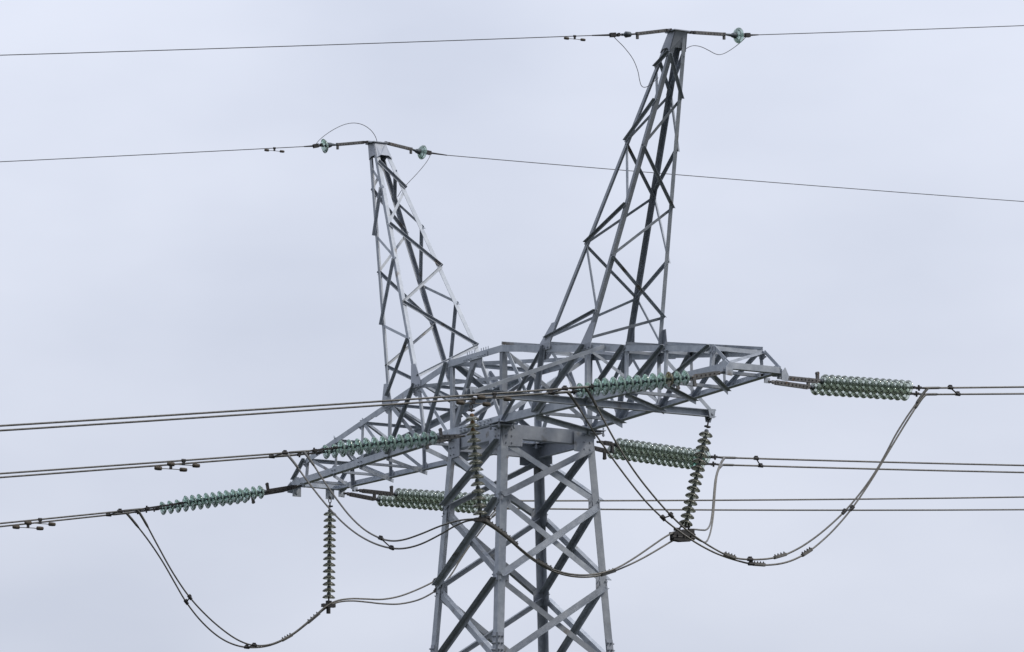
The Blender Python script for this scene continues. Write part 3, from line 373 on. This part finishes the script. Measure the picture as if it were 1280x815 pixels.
# horizontal planes and cross frames
for sg in (-1, 1):
    for i, X in enumerate(BN):
        if i and X != 3.985:
            part_bar('bottom_strut', arm, lambda bm: angle(bm, bot_pt(sg*X, -1)+V((0, .03, .016)), bot_pt(sg*X, 1)+V((0, -.03, .016)), .06, ZN, (-sg, 0, 0), .007))
        if i < len(BN)-1:
            X2 = BN[i+1]; a, b = (X2, X) if sg == 1 else (X, X2)
            p, q = bot_pt(sg*a, -1), bot_pt(sg*b, 1); d = (q-p).normalized()
            w_ = .10 if i < 2 else .075
            part_bar('bottom_diagonal', arm, lambda bm: angle(bm, p-d*.02-ZN*.004, q+d*.09-ZN*.004, w_, d.cross(ZN)*sg, -ZN, .008))
    for i, X in enumerate(TN):
        part_bar('top_strut', arm, lambda bm: angle(bm, top_pt(sg*X, -1)+V((0, .03, -.016)), top_pt(sg*X, 1)+V((0, -.03, -.016)), .06 if X > 2 else .08, -ZN, (-sg, 0, 0), .007))
        if i < len(TN)-1:
            X2 = TN[i+1]; a, b = (X, X2)
            p, q = top_pt(sg*a, -1), top_pt(sg*b, 1)
            part_bar('top_diagonal', arm, lambda bm: face_bar(bm, p+ZN*.002, q+ZN*.002, .055, ZN, True))
            if i == 0:
                p2, q2 = top_pt(sg*b, -1), top_pt(sg*a, 1)
                part_bar('top_diagonal', arm, lambda bm: face_bar(bm, p2-ZN*.05, q2-ZN*.05, .07, -ZN, True))
    # cross frame over the body face at X = +-1.05
    nx = V((sg, 0, 0))
    part_bar('cross_frame_brace', arm, lambda bm: face_bar(bm, top_pt(sg*1.05, -1)-V((sg*.02, -.03, .05)), bot_pt(sg*1.05, 1)+V((-sg*.02, -.03, .12)), .085, nx, False, True))
    part_bar('cross_frame_brace', arm, lambda bm: face_bar(bm, top_pt(sg*1.05, 1)-V((sg*.05, .03, .05)), bot_pt(sg*1.05, -1)+V((-sg*.05, .03, .12)), .085, nx, False, True))
    part_bar('cross_frame_brace', arm, lambda bm: face_bar(bm, top_pt(sg*3.985, -1)-V((0, -.03, .05)), bot_pt(sg*3.985, 1)+V((0, -.03, .12)), .06, nx, False, True))
    part_bar('cross_frame_brace', arm, lambda bm: face_bar(bm, top_pt(sg*8.09, 1)-V((0, .02, .04)), bot_pt(sg*8.6, -1)+V((0, .05, .13)), .055, nx, True, False))
p, q = V((-1.0, -1.0, HT-.05)), V((1.0, 1.0, HT-.05))
part_bar('top_diagonal', arm, lambda bm: face_bar(bm, p, q, .08, -ZN, True))
p1, q1 = V((1.0, -1.0, HT-.08)), V((-1.0, 1.0, HT-.08))
part_bar('top_diagonal', arm, lambda bm: face_bar(bm, p1, q1, .08, -ZN, True))

# -- the two raking ground wire peaks
E0 = .13
ZTOP = {'leg': ZP-.02}
def peak(sg, faces):
    def base(k): return top_pt(sg*(XI if k[0] == 'i' else XO), -1 if k[1] == 'N' else 1)
    def topp(k): return V((sg*(XP + (-E0 if k[0] == 'i' else E0)), (-E0 if k[1] == 'N' else E0), ZP))
    def at(k, z):
        a, b = base(k), topp(k); return a + (b-a)*((z-a.z)/(b.z-a.z))
    c = V((sg*XP, 0, ZP)); bm = bmesh.new()
    box(bm, c+V((0, 0, .012)), XN, YN, ZN, .36, .36, .018)
    box(bm, c+V((0, 0, .035)), XN, YN, ZN, .05, .44, .03)
    for n, ks in ((-YN, ('iN', 'oN')), (YN, ('iF', 'oF')), (V((-sg, 0, 0)), ('iN', 'iF')), (V((sg, 0, 0)), ('oN', 'oF'))):
        z1 = ZP-.36; pts = [at(ks[0], ZP)+n*.008, at(ks[1], ZP)+n*.008, at(ks[1], z1)+n*.008, at(ks[1], z1)*.75+at(ks[0], z1)*.25+n*.008+ZN*.06, at(ks[1], z1)*.25+at(ks[0], z1)*.75+n*.008+ZN*.06, at(ks[0], z1)+n*.008]
        plate(bm, pts, n, .010)
    pk = padd('ground_wire_peak', bm, STEEL_D, pyl)
    for k in ('iN', 'oN', 'iF', 'oF'):      # foot gussets bolted to the top chord
        b = base(k); s = -1 if k[1] == 'N' else 1; n = V((0, s, 0)); t = at(k, b.z+.42); q = n*.02
        bm = bmesh.new(); plate(bm, [b+V((-.20, 0, -.10))+q, b+V((.20, 0, -.10))+q, b+V((.20, 0, .03))+q, t+V((.09, 0, 0))+q*.2, t+V((-.09, 0, 0))+q*.2, b+V((-.2, 0, .03))+q], n, .012)
        for i_ in range(3): bolt(bm, b+V((-.12+.12*i_, 0, -.06))+q+n*.006, n, .018, .022)
        padd('foot_gusset', bm, STEEL_D, pk)
    for k in ('iN', 'oN', 'iF', 'oF'):
        dx = sg*(1 if k[0] == 'i' else -1); dy = 1 if k[1] == 'N' else -1
        part_bar('peak_leg', pk, lambda bm: angle(bm, base(k), topp(k)-ZN*.02, .085 if k != 'iF' else .092, (dx, 0, 0), (0, dy, 0), .010))
    cen = lambda z: (at('iN', z)+at('oN', z)+at('iF', z)+at('oF', z))/4
    for nodes in faces:
        for (ka, za), (kb, zb) in zip(nodes, nodes[1:]):
            p = at(ka, za) if za else base(ka)+ZN*.12; q = at(kb, zb) if zb else base(kb)+ZN*.12
            m = (p+q)/2; fc = [x for x in ('iN', 'oN', 'iF', 'oF') if x not in (ka, kb)]
            # outward normal of the face that carries ka and kb
            ax = (at(ka, 6)-at(ka, 3)); tr = at(kb, 4)-at(ka, 4); n = ax.cross(tr).normalized()
            if n.dot(m-cen(m.z)) < 0: n = -n
            e = (q-p).normalized(); un = e.cross(n).normalized(); un = un if un.z < 0 else -un
            rising = un.dot(V((.85, -.5, -.17))) > 0
            lit = rising
            if n.y > .3 or n.x < -.3: rising = not rising
            part_bar('peak_brace', pk, lambda bm: face_bar(bm, p, q, .057, n, rising, lit, .006, .010))
    return pk
R_near = [('iN', 0), ('oN', 1.77), ('iN', 3.20), ('oN', 3.78), ('iN', 5.06), ('oN', 5.73), ('iN', 6.40), ('oN', 6.62)]
R_inner = [('iN', 0), ('iF', 2.32), ('iN', 3.18), ('iF', 4.13), ('iN', 5.04), ('iF', 5.96), ('iN', 6.55)]
R_outer = [('oN', 0), ('oF', 1.77), ('oN', 2.80), ('oF', 3.79), ('oN', 4.86), ('oF', 5.80), ('oN', 6.60)]
R_far = [('oF', 0), ('iF', 2.30), ('oF', 2.79), ('iF', 4.16), ('oF', 4.84), ('iF', 5.95), ('oF', 6.60)]
pk = peak(1, [R_near, R_inner, R_outer, R_far]); pk['label'] = 'right hand raking peak, dark underneath'
L_near = [('oN', 0), ('iN', 2.34), ('oN', 2.86), ('iN', 4.22), ('oN', 4.90), ('iN', 5.92), ('oN', 6.50)]
L_inner = R_inner
L_outer = [('oF', 0), ('oN', 1.92), ('oF', 2.97), ('oN', 4.05), ('oF', 5.0), ('oN', 5.95), ('oF', 6.6)]
L_far = [('iF', 0), ('oF', 1.77), ('iF', 3.30), ('oF', 3.85), ('iF', 5.05), ('oF', 5.72), ('iF', 6.4)]
pk = peak(-1, [L_near, L_inner, L_outer, L_far]); pk['label'] = 'left hand raking peak with pale sunlit inner legs'

# -- boom that carries the two jumper strings
BX = 3.985; BY0, BY1 = -3.46, 2.07
def f(bm):
    p, q = V((BX, BY0, .0)), V((BX, BY1, .01))
    extrude_poly(bm, [(-.05, -.07), (.06, -.07), (.06, -.06), (-.04, -.06), (-.04, .06), (.06, .06), (.06, .07), (-.05, .07)], p, q, XN, ZN)
    for y in (BY0+.03, BY1-.12):
        plate(bm, [V((BX-.06, y-.09, .07)), V((BX-.06, y+.14, .07)), V((BX-.06, y+.06, -.16)), V((BX-.06, y-.05, -.16))], XN, .014)
        plate(bm, [V((BX+.066, y-.07, .09)), V((BX+.066, y+.10, .09)), V((BX+.066, y+.07, -.09)), V((BX+.066, y-.04, -.09))], XN, .010)
        bolt(bm, V((BX+.07, y+.03, 0)), XN, .03, .02)
boom = part_bar('jumper_boom', pyl, f)
part_bar('boom_brace', boom, lambda bm: angle(bm, V((BX+.07, BY0+.02, .02)), top_pt(4.62, -1)+V((.0, -.03, .01)), .075, (-1, 0, 0), -ZN, .008))
part_bar('boom_brace', boom, lambda bm: angle(bm, V((BX+.07, BY1-.06, .04)), top_pt(4.0, 1)+V((0, .03, -.03)), .075, (-1, 0, 0), -ZN, .008))

# ------------------------------------------------------------------ insulator strings
def disc_meshes():
    R = .145
    b = bmesh.new(); lathe(b, [(.034, .040), (.052, .037), (.080, .029), (.108, .014), (.130, -.006), (R, -.030), (.143, -.038), (.135, -.036), (.120, -.008), (.104, .004), (.098, -.022), (.092, -.022), (.087, .014), (.060, .024), (.034, .028), (.034, .040)], 28)
    bmesh.ops.remove_doubles(b, verts=b.verts, dist=1e-5)
    bmesh.ops.recalc_face_normals(b, faces=b.faces); gl = bpy.data.meshes.new('glass_disc'); b.to_mesh(gl); b.free()
    b = bmesh.new(); lathe(b, [(0, .098), (.024, .097), (.038, .088), (.046, .066), (.050, .034), (.051, .030), (.035, .026), (.034, -.006), (.014, -.012), (.012, -.058), (.019, -.062), (.019, -.068), (0, -.07)], 18)
    bmesh.ops.recalc_face_normals(b, faces=b.faces); cp = bpy.data.meshes.new('disc_cap'); b.to_mesh(cp); b.free()
    for me in (gl, cp):
        for p in me.polygons: p.use_smooth = True
    return gl, cp
GL, CP = disc_meshes()
variants = {}
def mesh_with(me, m):
    k = (me.name, m.name)
    if k not in variants:
        c = me.copy(); c.materials.clear(); c.materials.append(m); variants[k] = c
    return variants[k]
def add_discs(root, p1, pn, n, glass, special=None, capm=None, scale=1.0, wob=.035):
    p1, pn = V(p1), V(pn); d = (p1-pn).normalized(); rot = d.to_track_quat('Z', 'Y')
    sp = (pn-p1).length/(n-1) if n > 1 else .15
    for i in range(n):
        p = p1 + (pn-p1)*(i/(n-1) if n > 1 else 0)
        gm = (special or {}).get(i, glass)
        o = bpy.data.objects.new('glass_disc', mesh_with(GL, gm)); COL.objects.link(o); o.parent = root
        o.location = p - root.location; o.rotation_mode = 'QUATERNION'
        o.rotation_quaternion = rot @ Euler((random.uniform(-1, 1)*wob, random.uniform(-1, 1)*wob, random.uniform(0, 6.28))).to_quaternion()
        o.scale = (scale, scale, sp/.150)
        if gm is not glass: o['label'] = 'emerald green glass disc' if gm is GLASSE else 'brown stained glass disc'
        c = bpy.data.objects.new('disc_cap', mesh_with(CP, (capm or {}).get(i, CAP))); COL.objects.link(c); c.parent = o
def child(name, root, fn, m, smooth=False):
    bm = bmesh.new(); fn(bm); o = finish(name, bm, m, root, smooth); o.data.transform(Matrix.Translation(-root.location)); return o
def link_bolts(bm, p, q):
    p, q = V(p), V(q); d, a, b = frame_of(q-p); L = (q-p).length; s0, s1 = .18, L-.03; n = max(3, int((s1-s0)/.085))
    for i in range(n):
        c = p+d*(s0+(i+.5)*(s1-s0)/n); cyl(bm, c-a*.034, c+a*.034, .017, 6)
def link_shape(bm, p, q, rusty=True):
    """adjusting plate: a pair of drilled straps with a shackle at each end"""
    p, q = V(p), V(q); d, a, b = frame_of(q-p); L = (q-p).length
    cyl(bm, p, p+d*.14, .022, 8); cyl(bm, p+d*.05-a*.05, p+d*.05+a*.05, .018, 8)
    box(bm, p+d*.15, d, a, b, .09, .03, .07)
    s0, s1 = .18, L-.03
    for s in (-1, 1): box(bm, p+d*(s0+s1)/2+a*s*.022, d, a, b, s1-s0, .009, .085)
GT = 'tension insulator strings of green glass'
def tension_string(key, data, label, horn, glass, rusty, special=None):
    n = data['n']; A, capp, d1, dn, yk, cl, bend = [V(x) for x in data['p']]
    root = empty('insulator_string', A); tag(root, label, 'insulator', GT)
    d = (dn-d1).normalized(); sp = (dn-d1).length/(n-1); cap_start = d1 - d*.10
    def lp(bm):
        link_shape(bm, A, cap_start-d*.03); bm.faces.ensure_lookup_table(); k0 = len(bm.faces)
        link_bolts(bm, A, cap_start-d*.03); bm.faces.ensure_lookup_table()
        for f_ in bm.faces[k0:]: f_.material_index = 1
    child('link_plate', root, lp, [RUST if rusty else FIT, FIT])
    def f(bm):
        c = cap_start-d*.05; e, a, b = frame_of(d)
        cyl(bm, c-d*.03, c+d*.05, .028, 8); box(bm, c+b*horn*.07, e, a, b, .055, .05, .16); cyl(bm, c+b*horn*.15-a*.03, c+b*horn*.15+a*.03, .032, 10)
    child('weight_lug', root, f, FIT if not rusty else RUST)
    add_discs(root, d1, dn, n, glass, special)
    def g(bm):
        e, a, b = frame_of(cl-dn); u = (cl-dn).length
        cyl(bm, dn+e*.05, dn+e*.12, .02, 8); box(bm, dn+e*.15, e, a, b, .08, .10, .05); cyl(bm, dn+e*.15-a*.07, dn+e*.15+a*.07, .016, 8)
        for s in (-1, 1):
            box(bm, dn+e*(.15+u-.06)/2+a*s*.03, e, a, b, max(.06, u-.20), .012, .035)
        if u > .5:
            for k in (.35, .62): cyl(bm, dn+e*(u*k)-b*.05, dn+e*(u*k)+b*.03, .018, 6)
        box(bm, cl-e*.05, e, a, b, .07, .09, .05); cyl(bm, cl-e*.05-b*.055, cl-e*.05+b*.055, .02, 8)
        cyl(bm, cl-e*.02, cl+e*.07, .02, 8)
    child('end_yoke', root, g, FIT)
    return root
ST = D['strings']
tension_string('LA', ST['LA'], 'front green glass string of the pair pulling left from the far left crossarm tip', 1, GLASS, False)
tension_string('LB', ST['LB'], 'rear green glass string of the pair pulling left from the far left crossarm tip', -1, GLASS, False)
tension_string('CA', ST['CA'], 'front green glass string pulling left from the tower body with a rusty link plate', 1, GLASS, True)
tension_string('CB', ST['CB'], 'rear green glass string pulling left from the tower body, mostly behind its twin', -1, GLASS, True)
tension_string('RA', ST['RA'], 'front green glass string pulling left from the right crossarm tip with one browned disc', -1, GLASS, True, {2: GLASSB})
tension_string('RB', ST['RB'], 'rear green glass string pulling left from the right crossarm tip, ending nearer the peak', -1, GLASS, True)
tension_string('R1', ST['R1'], 'upper pale glass string of the pair pulling right from the right crossarm tip', 1, GLASSP, True)
tension_string('R2', ST['R2'], 'lower pale glass string of the pair pulling right from the right crossarm tip', 1, GLASSP, True)
tension_string('C1', ST['C1'], 'upper pale glass string pulling right from the tower body towards the hanging string', -1, GLASSP, False, {14: GLASSE})
tension_string('C2', ST['C2'], 'lower pale glass string pulling right from the tower body towards the hanging string', -1, GLASSP, False, {14: GLASSE})
tension_string('L1', ST['L1'], 'upper pale glass string passing behind the tower legs from the left crossarm tip', 1, GLASSP, False)
tension_string('L2', ST['L2'], 'lower pale glass string passing behind the tower legs from the left crossarm tip', 1, GLASSP, False)

def hang_string(key, label, clampf, capm=None):
    n = D['hang'][key]['n']; A, d1, dn, cl = [V(x) for x in D['hang'][key]['p']]
    root = empty('insulator_string', A); tag(root, label, 'insulator', 'hanging insulator strings that hold the jumper cables')
    d = (dn-d1).normalized(); cs = d1-d*.10
    def f(bm):
        e, a, b = frame_of(cs-A)
        tube(bm, [A+a*.03*math.cos(t)+e*(.05+.05*math.sin(t)) for t in [k*math.pi/6 for k in range(13)]], .012, 6)
        cyl(bm, A-e*.04, A+e*.02, .02, 8)
        cyl(bm, A+e*.09, cs-e*.02, .016, 8); box(bm, cs-e*.05, e, a, b, .03, .11, .07)
    child('shackle', root, f, FIT)
    add_discs(root, d1, dn, n, GLASSD, None, capm, .95)
    child('suspension_clamp', root, lambda bm: clampf(bm, dn, cl, d), FIT)
    return root
def clamp_small(bm, dn, cl, d):
    e, a, b = frame_of(d); cyl(bm, dn, dn+d*.16, .018, 8); box(bm, dn+d*.14, e, a, b, .09, .11, .07)
    box(bm, cl, XN, YN, ZN, .10, .30, .07); cyl(bm, cl+V((0, 0, -.02)), cl+V((0, 0, -.17)), .045, 12)
def clamp_mid(bm, dn, cl, d):
    e, a, b = frame_of(d); cyl(bm, dn, dn+d*.12, .018, 8); box(bm, dn+d*.12, e, a, b, .05, .10, .07)
    box(bm, cl+V((0, .02, .0)), XN, YN, ZN, .12, .30, .07); box(bm, cl+V((0, .12, .02)), XN, YN, ZN, .12, .08, .12)
def clamp_big(bm, dn, cl, d):
    e, a, b = frame_of(d)
    for s in (-1, 1): cyl(bm, dn+YN*.06*s, cl+YN*.12*s+ZN*.06, .018, 8)
    cyl(bm, dn, dn+d*.1, .02, 8); box(bm, dn+d*.09, XN, YN, ZN, .05, .2, .04)
    c = cl + V((0, -.02, -.03))
    for s in (-1, 1):
        plate(bm, [c+V((s*.07, y, z)) for y, z in ((-.24, .06), (-.1, .10), (.16, .10), (.26, .04), (.22, -.09), (-.05, -.12), (-.24, -.10))], XN, .014)
    cyl(bm, c+V((-.05, -.26, .03)), c+V((-.05, .24, .0)), .035, 8); cyl(bm, c+V((.05, -.26, -.04)), c+V((.05, .24, -.04)), .035, 8)
    for y in (-.15, 0, .15): cyl(bm, c+V((-.11, y, 0)), c+V((.11, y, 0)), .022, 6)
    box(bm, c+V((0, -.12, .12)), XN, YN, ZN, .10, .10, .05); box(bm, c+V((0, .19, .10)), XN, YN, ZN, .10, .12, .09)
hang_string('L', 'dusty glass string hanging straight down under the left crossarm tip', clamp_small)
hang_string('C', 'dusty glass string with rusty top caps hanging in front of the tower body', clamp_mid, {0: CAPR, 1: CAPR, 2: CAPR})
hang_string('R', 'dusty glass string slanting down from the boom end beside the pale strings', clamp_big)

# ------------------------------------------------------------------ conductors
def wire_pts(w_, L, n=40, curv=1300.):
    o = V(w_['o']); d = V(w_['d']); P = []
    for i in range(n+1):
        x = L*(i/n)**1.6; P.append(o + d*x + ZN*(w_['m']*x + x*x/(2*curv)))
    return P
side_txt = {'L': 'left phase', 'C': 'middle phase', 'R': 'right phase'}
WL = {'LA': 'upper wire of the lowest pair leaving the picture on the left', 'LB': 'lower wire of the lowest pair leaving the picture on the left',
 'CA': 'upper wire of the middle pair leaving the picture on the left', 'CB': 'lower wire of the middle pair leaving the picture on the left',
 'RA': 'upper wire of the long pair crossing in front of the tower body', 'RB': 'lower wire of the long pair crossing in front of the tower body',
 'R1': 'upper wire of the top right pair leaving from the right crossarm tip', 'R2': 'lower wire of the top right pair leaving from the right crossarm tip',
 'C1': 'upper wire of the middle right pair starting beside the slanting string', 'C2': 'lower wire of the middle right pair starting beside the slanting string',
 'L1': 'upper wire of the lowest right pair that starts behind the tower legs', 'L2': 'lower wire of the lowest right pair that starts behind the tower legs'}
RW = .0185
for k, w_ in D['wires'].items():
    P = wire_pts(w_, 170.0); cl = V(D['strings'][k]['p'][5])
    bm = bmesh.new(); tube(bm, P, RW, 8); o = finish('conductor_wire', bm, WIRE, None, True)
    tag(o, 'grey brown ' + WL[k], 'power line', 'twin conductor wires of the three phases')
    d = (P[6]-P[0]).normalized()
    bm = bmesh.new(); tube(bm, [cl+(P[0]-cl)*.0, P[0]-d*.05, P[0]+d*.28, P[0]+d*.32], [.017, .026, .026, .018], 10); finish('clamp_sleeve', bm, SLEEVE, o, True)

def wire_at(k, x):
    w_ = D['wires'][k]; return V(w_['o']) + V(w_['d'])*x + ZN*(w_['m']*x + x*x/2600)
JL = {'J1a': 'inner jumper cable looping under the left crossarm tip and past the hanging string', 'J1b': 'outer lower jumper cable looping under the left crossarm tip and past the hanging string',
 'J2a': 'upper jumper cable looping across the front of the tower legs', 'J2b': 'lower jumper cable looping across the front of the tower legs',
 'J3a': 'jumper cable of the right loop that starts nearer the slanting string and ends highest', 'J3b': 'jumper cable of the right loop that starts further left and sags lowest'}
JP = {}
for k, pl in D['jump'].items():
    P = smooth_path(pl); JP[k] = P
    bm = bmesh.new(); tube(bm, P, .018, 8); o = finish('jumper_cable', bm, WIRE, None, True)
    tag(o, 'grey ' + JL[k], 'jumper cable', 'jumper cables looping round the tower')
    for rev in (0, 1):
        Q = P[::-1] if rev else P; acc = 0; seg = [Q[0]]
        for a, b in zip(Q, Q[1:]):
            acc += (b-a).length; seg.append(b)
            if acc > .40: break
        bm = bmesh.new(); tube(bm, seg, [.027]*(len(seg)-1)+[.019], 10); finish('clamp_sleeve', bm, SLEEVE, o, True)

# ------------------------------------------------------------------ spacers
def spacer(p, q, label, group='spacers between twin cables', dp=None):
    p, q = V(p), V(q); m = (p+q)/2; root = empty('line_spacer', m); tag(root, label, 'spacer', group)
    d, a, b = frame_of(q-p)
    child('rod', root, lambda bm: cyl(bm, p, q, .014, 8), FIT)
    for e in (p, q):
        dd = V(dp).normalized() if dp else a
        child('clamp', root, lambda bm: (cyl(bm, e-dd*.055, e+dd*.055, .034, 10), box(bm, e+ZN*.03, *frame_of(dd), .06, .05, .05)), FIT)
SP = D['spc']
for a, b, t in (('LA', 'LB', 'lowest left pair'), ('CA', 'CB', 'middle left pair'), ('RA', 'RB', 'long pair in front of the tower body'), ('R1', 'R2', 'top right pair'), ('C1', 'C2', 'middle right pair')):
    spacer(wire_at(a, SP[a]), wire_at(b, SP[b]), 'small dark spacer between wires of the ' + t, dp=D['wires'][a]['d'])
def nearest(path, target):
    t = V(target); return min(path, key=lambda p: (p-t).length)
def jnear(k, i): return V(D['jump'][k][i])
def jspacer(ka, ia, kb, ib, label):
    a = nearest(JP[ka], jnear(ka, ia)); b = nearest(JP[kb], jnear(kb, ib)); i = JP[ka].index(a)
    spacer(a, b, label, dp=JP[ka][min(i+1, len(JP[ka])-1)]-JP[ka][i-1])
jspacer('J1a', 5, 'J1b', 5, 'dark spacer halfway down the left jumper loop')
jspacer('J1a', 9, 'J1b', 9, 'dark spacer at the bottom of the left jumper loop')
jspacer('J1a', 20, 'J1b', 20, 'dark spacer where the left jumper loop passes behind the tower leg')
jspacer('J2a', 6, 'J2b', 7, 'dark spacer on the middle jumper loop left of the tower')
jspacer('J3a', 8, 'J3b', 8, 'dark spacer on the right jumper loop beside the slanting string')
jspacer('J3a', 14, 'J3b', 14, 'dark spacer near the lowest point of the right jumper loop')
jspacer('J3a', 21, 'J3b', 22, 'dark spacer on the rising part of the right jumper loop')

# ------------------------------------------------------------------ bolted parallel clamps on the jumpers
def pclamp(k, px_i, label, L=.34, rows=4, flip=1):
    t = V(D['jump'][k][px_i]); P = JP[k]; a = nearest(P, t); i = P.index(a); d = (P[min(i+2, len(P)-1)]-P[i-2]).normalized()
    root = empty('bolted_clamp', a); tag(root, label, 'cable clamp', 'bolted clamps on the jumper cables')
    e, s, u = frame_of(d)
    if u.z < 0: u = -u
    def f(bm): box(bm, a+u*.006, d, s, u, L, .05, .062); box(bm, a+u*.004, d, s, u, L*.94, .07, .035)
    child('clamp_body', root, f, WIRE)
    for r in range(rows):
        c = a + d*(L*(-.38+.76*r/(rows-1))); child('bolt', root, lambda bm: (cyl(bm, c, c+u*.068, .010, 6), cyl(bm, c+u*.035, c+u*.052, .018, 6)), FIT)
pclamp('J1b', 12, 'bolted clamp on the left jumper just left of the hanging string')
pclamp('J1b', 11, 'bolted clamp at the lower left of the left jumper loop', .26)
pclamp('J2a', 16, 'upper left bolted clamp on the jumper in front of the dark tower leg', .36)
pclamp('J2a', 15, 'bolted clamp on the jumper just right of the front tower leg', .5, 6)
pclamp('J2a', 19, 'bolted clamp on the jumper right before its lowest point', .36)
pclamp('J2b', 24, 'bolted clamp on the jumper in front of the right tower leg', .36)
pclamp('J3a', 17, 'bolted clamp on the upper cable at the foot of the right jumper loop', .28)
pclamp('J3b', 15, 'bolted clamp on the lower cable at the foot of the right jumper loop', .26)
pclamp('J3b', 19, 'bolted clamp highest up the right side of the right jumper loop', .28)
pclamp('J3a', 12, 'bolted clamp at the left of the foot of the right jumper loop', .26)

# ------------------------------------------------------------------ vibration dampers
def damper(p, d, label, s=1.0):
    p, d = V(p), V(d).normalized(); root = empty('vibration_damper', p); tag(root, label, 'damper', 'vibration dampers hanging under the wires')
    e, a, u = frame_of(d)
    if u.z < 0: u = -u
    child('clamp', root, lambda bm: (box(bm, p-u*.035*s, d, a, u, .05*s, .045*s, .12*s), cyl(bm, p-d*.04*s, p+d*.04*s, .032*s, 8)), FIT)
    c = p - u*.088*s
    child('messenger_cable', root, lambda bm: tube(bm, [c-d*.28*s-u*.012, c-d*.12*s, c, c+d*.12*s, c+d*.28*s-u*.012], .009*s, 6), SLEEVE)
    for sg in (-1, 1):
        def f(bm):
            q = c + d*sg*.25*s
            tube(bm, [q-d*sg*.065*s, q-d*sg*.055*s, q+d*sg*.02*s, q+d*sg*.075*s, q+d*sg*.085*s], [.026*s, .040*s, .042*s, .036*s, .024*s], 12)
        child('weight', root, f, DAMP, True)
DD = D['damp']
for k, t in (('LA', 'upper wire of the lowest left pair'), ('LB', 'lower wire of the lowest left pair'), ('CA', 'upper wire of the middle left pair'), ('CB', 'lower wire of the middle left pair'), ('RA', 'upper wire in front of the tower body'), ('RB', 'lower wire in front of the tower body')):
    damper(wire_at(k, DD[k]), D['wires'][k]['d'], 'brown dumbbell damper hanging under the ' + t)

# ------------------------------------------------------------------ ground wires on the peaks
GD = {'Rl': ('right peak', 'to the left', 'blue grey stub insulator without its glass disc left of the right peak'),
      'Rr': ('right peak', 'to the right', 'single green glass insulator right of the right peak'),
      'Ll': ('left peak', 'to the left', 'single green glass insulator left of the left peak'),
      'Lr': ('left peak', 'to the right', 'single green glass insulator right of the left peak')}
for k, gwd in D['gw'].items():
    A, l0, l1, lug, cp, dc, cl, bd = [V(x) for x in gwd['p']]
    root = empty('ground_wire_insulator', A); tag(root, GD[k][2], 'insulator', 'ground wire insulators on the two peaks')
    d = (l1-l0).normalized()
    def f(bm):
        cyl(bm, A-d*.06, l0, .016, 8); e, a, b = frame_of(d)
        for t in (.0, .07): box(bm, l0-d*t, e, a, b, .05, .07, .05)
    child('shackle', root, f, FIT)
    def f(bm):
        e, a, b = frame_of(d); L = (l1-l0).length
        for s in (-1, 1): box(bm, (l0+l1)/2+a*s*.018, e, a, b, L, .009, .062)
        for i in range(9): cyl(bm, l0+d*(.05+i*L/10)-a*.03, l0+d*(.05+i*L/10)+a*.03, .013, 6)
    child('link_plate', root, f, RUST)
    child('weight_lug', root, lambda bm: (cyl(bm, l1, l1-ZN*.10, .03, 10), cyl(bm, l1-ZN*.02, l1+ZN*.03, .04, 10)), RUST)
    dd = (dc-cp).normalized()
    if k != 'Rl':
        child('insulator_cap', root, lambda bm: tube(bm, [l1+dd*.0, l1+dd*.04, dc-dd*.15, dc-dd*.13, dc-dd*.05, dc-dd*.02], [.018, .02, .03, .045, .062, .04], 14), CAP, True)
        add_discs(root, dc, dc+dd*.1, 1, GLASS, None, None, .98)
        root.children[-1].rotation_quaternion = (-dd).to_track_quat('Z', 'Y')
        for c_ in root.children:
            if c_.name.startswith('glass_disc'): c_.rotation_mode = 'QUATERNION'; c_.rotation_quaternion = (-dd).to_track_quat('Z', 'Y'); c_.scale = (1.08, 1.08, 1.1)
    else:
        def f(bm): tube(bm, [dc-dd*.17, dc-dd*.15, dc-dd*.05, dc-dd*.03, dc, dc+dd*.03], [.03, .05, .062, .04, .02, .03], 14)
        child('insulator_cap', root, f, CAP, True)
        child('ball_link', root, lambda bm: cyl(bm, l1, dc-dd*.15, .017, 8), FIT)
    child('wire_clamp', root, lambda bm: (cyl(bm, dc+dd*.04, cl, .016, 8), box(bm, cl, *frame_of(dd), .12, .07, .08), box(bm, cl-dd*.12, *frame_of(dd), .05, .08, .06), tube(bm, [cl, bd], [.022, .012], 8)), FIT)
    w_ = dict(o=gwd['p'][7], d=gwd['d'], m=gwd['m']); P = wire_pts(w_, 170, 40, 1500.)
    bm = bmesh.new(); tube(bm, [cl]+P, .0088, 6); o = finish('ground_wire', bm, GWIRE, None, True)
    tag(o, 'thin dark ground wire running from the %s %s' % (GD[k][0], GD[k][1]), 'ground wire', 'ground wires strung from the two peaks')
    P = smooth_path(D['gj'][k]); bm = bmesh.new(); tube(bm, P, .0068, 6); o = finish('ground_jumper', bm, GWIRE, None, True)
    tag(o, {'Rl': 'thin bonding wire drooping into a hook left of the right peak', 'Rr': 'thin bonding wire sagging just right of the right peak', 'Ll': 'thin bonding wire arching up over the left peak', 'Lr': 'thin bonding wire slanting down to the right side of the left peak'}[k], 'wire', 'thin bonding wires at the peaks')
for k, x in D['gdamp'].items():
    gwd = D['gw'][k]; p = V(gwd['p'][7]) + V(gwd['d'])*x + ZN*gwd['m']*x
    damper(p, gwd['d'], 'small black damper on the ground wire left of the ' + GD[k][0], .66)
bpy.context.view_layer.update()
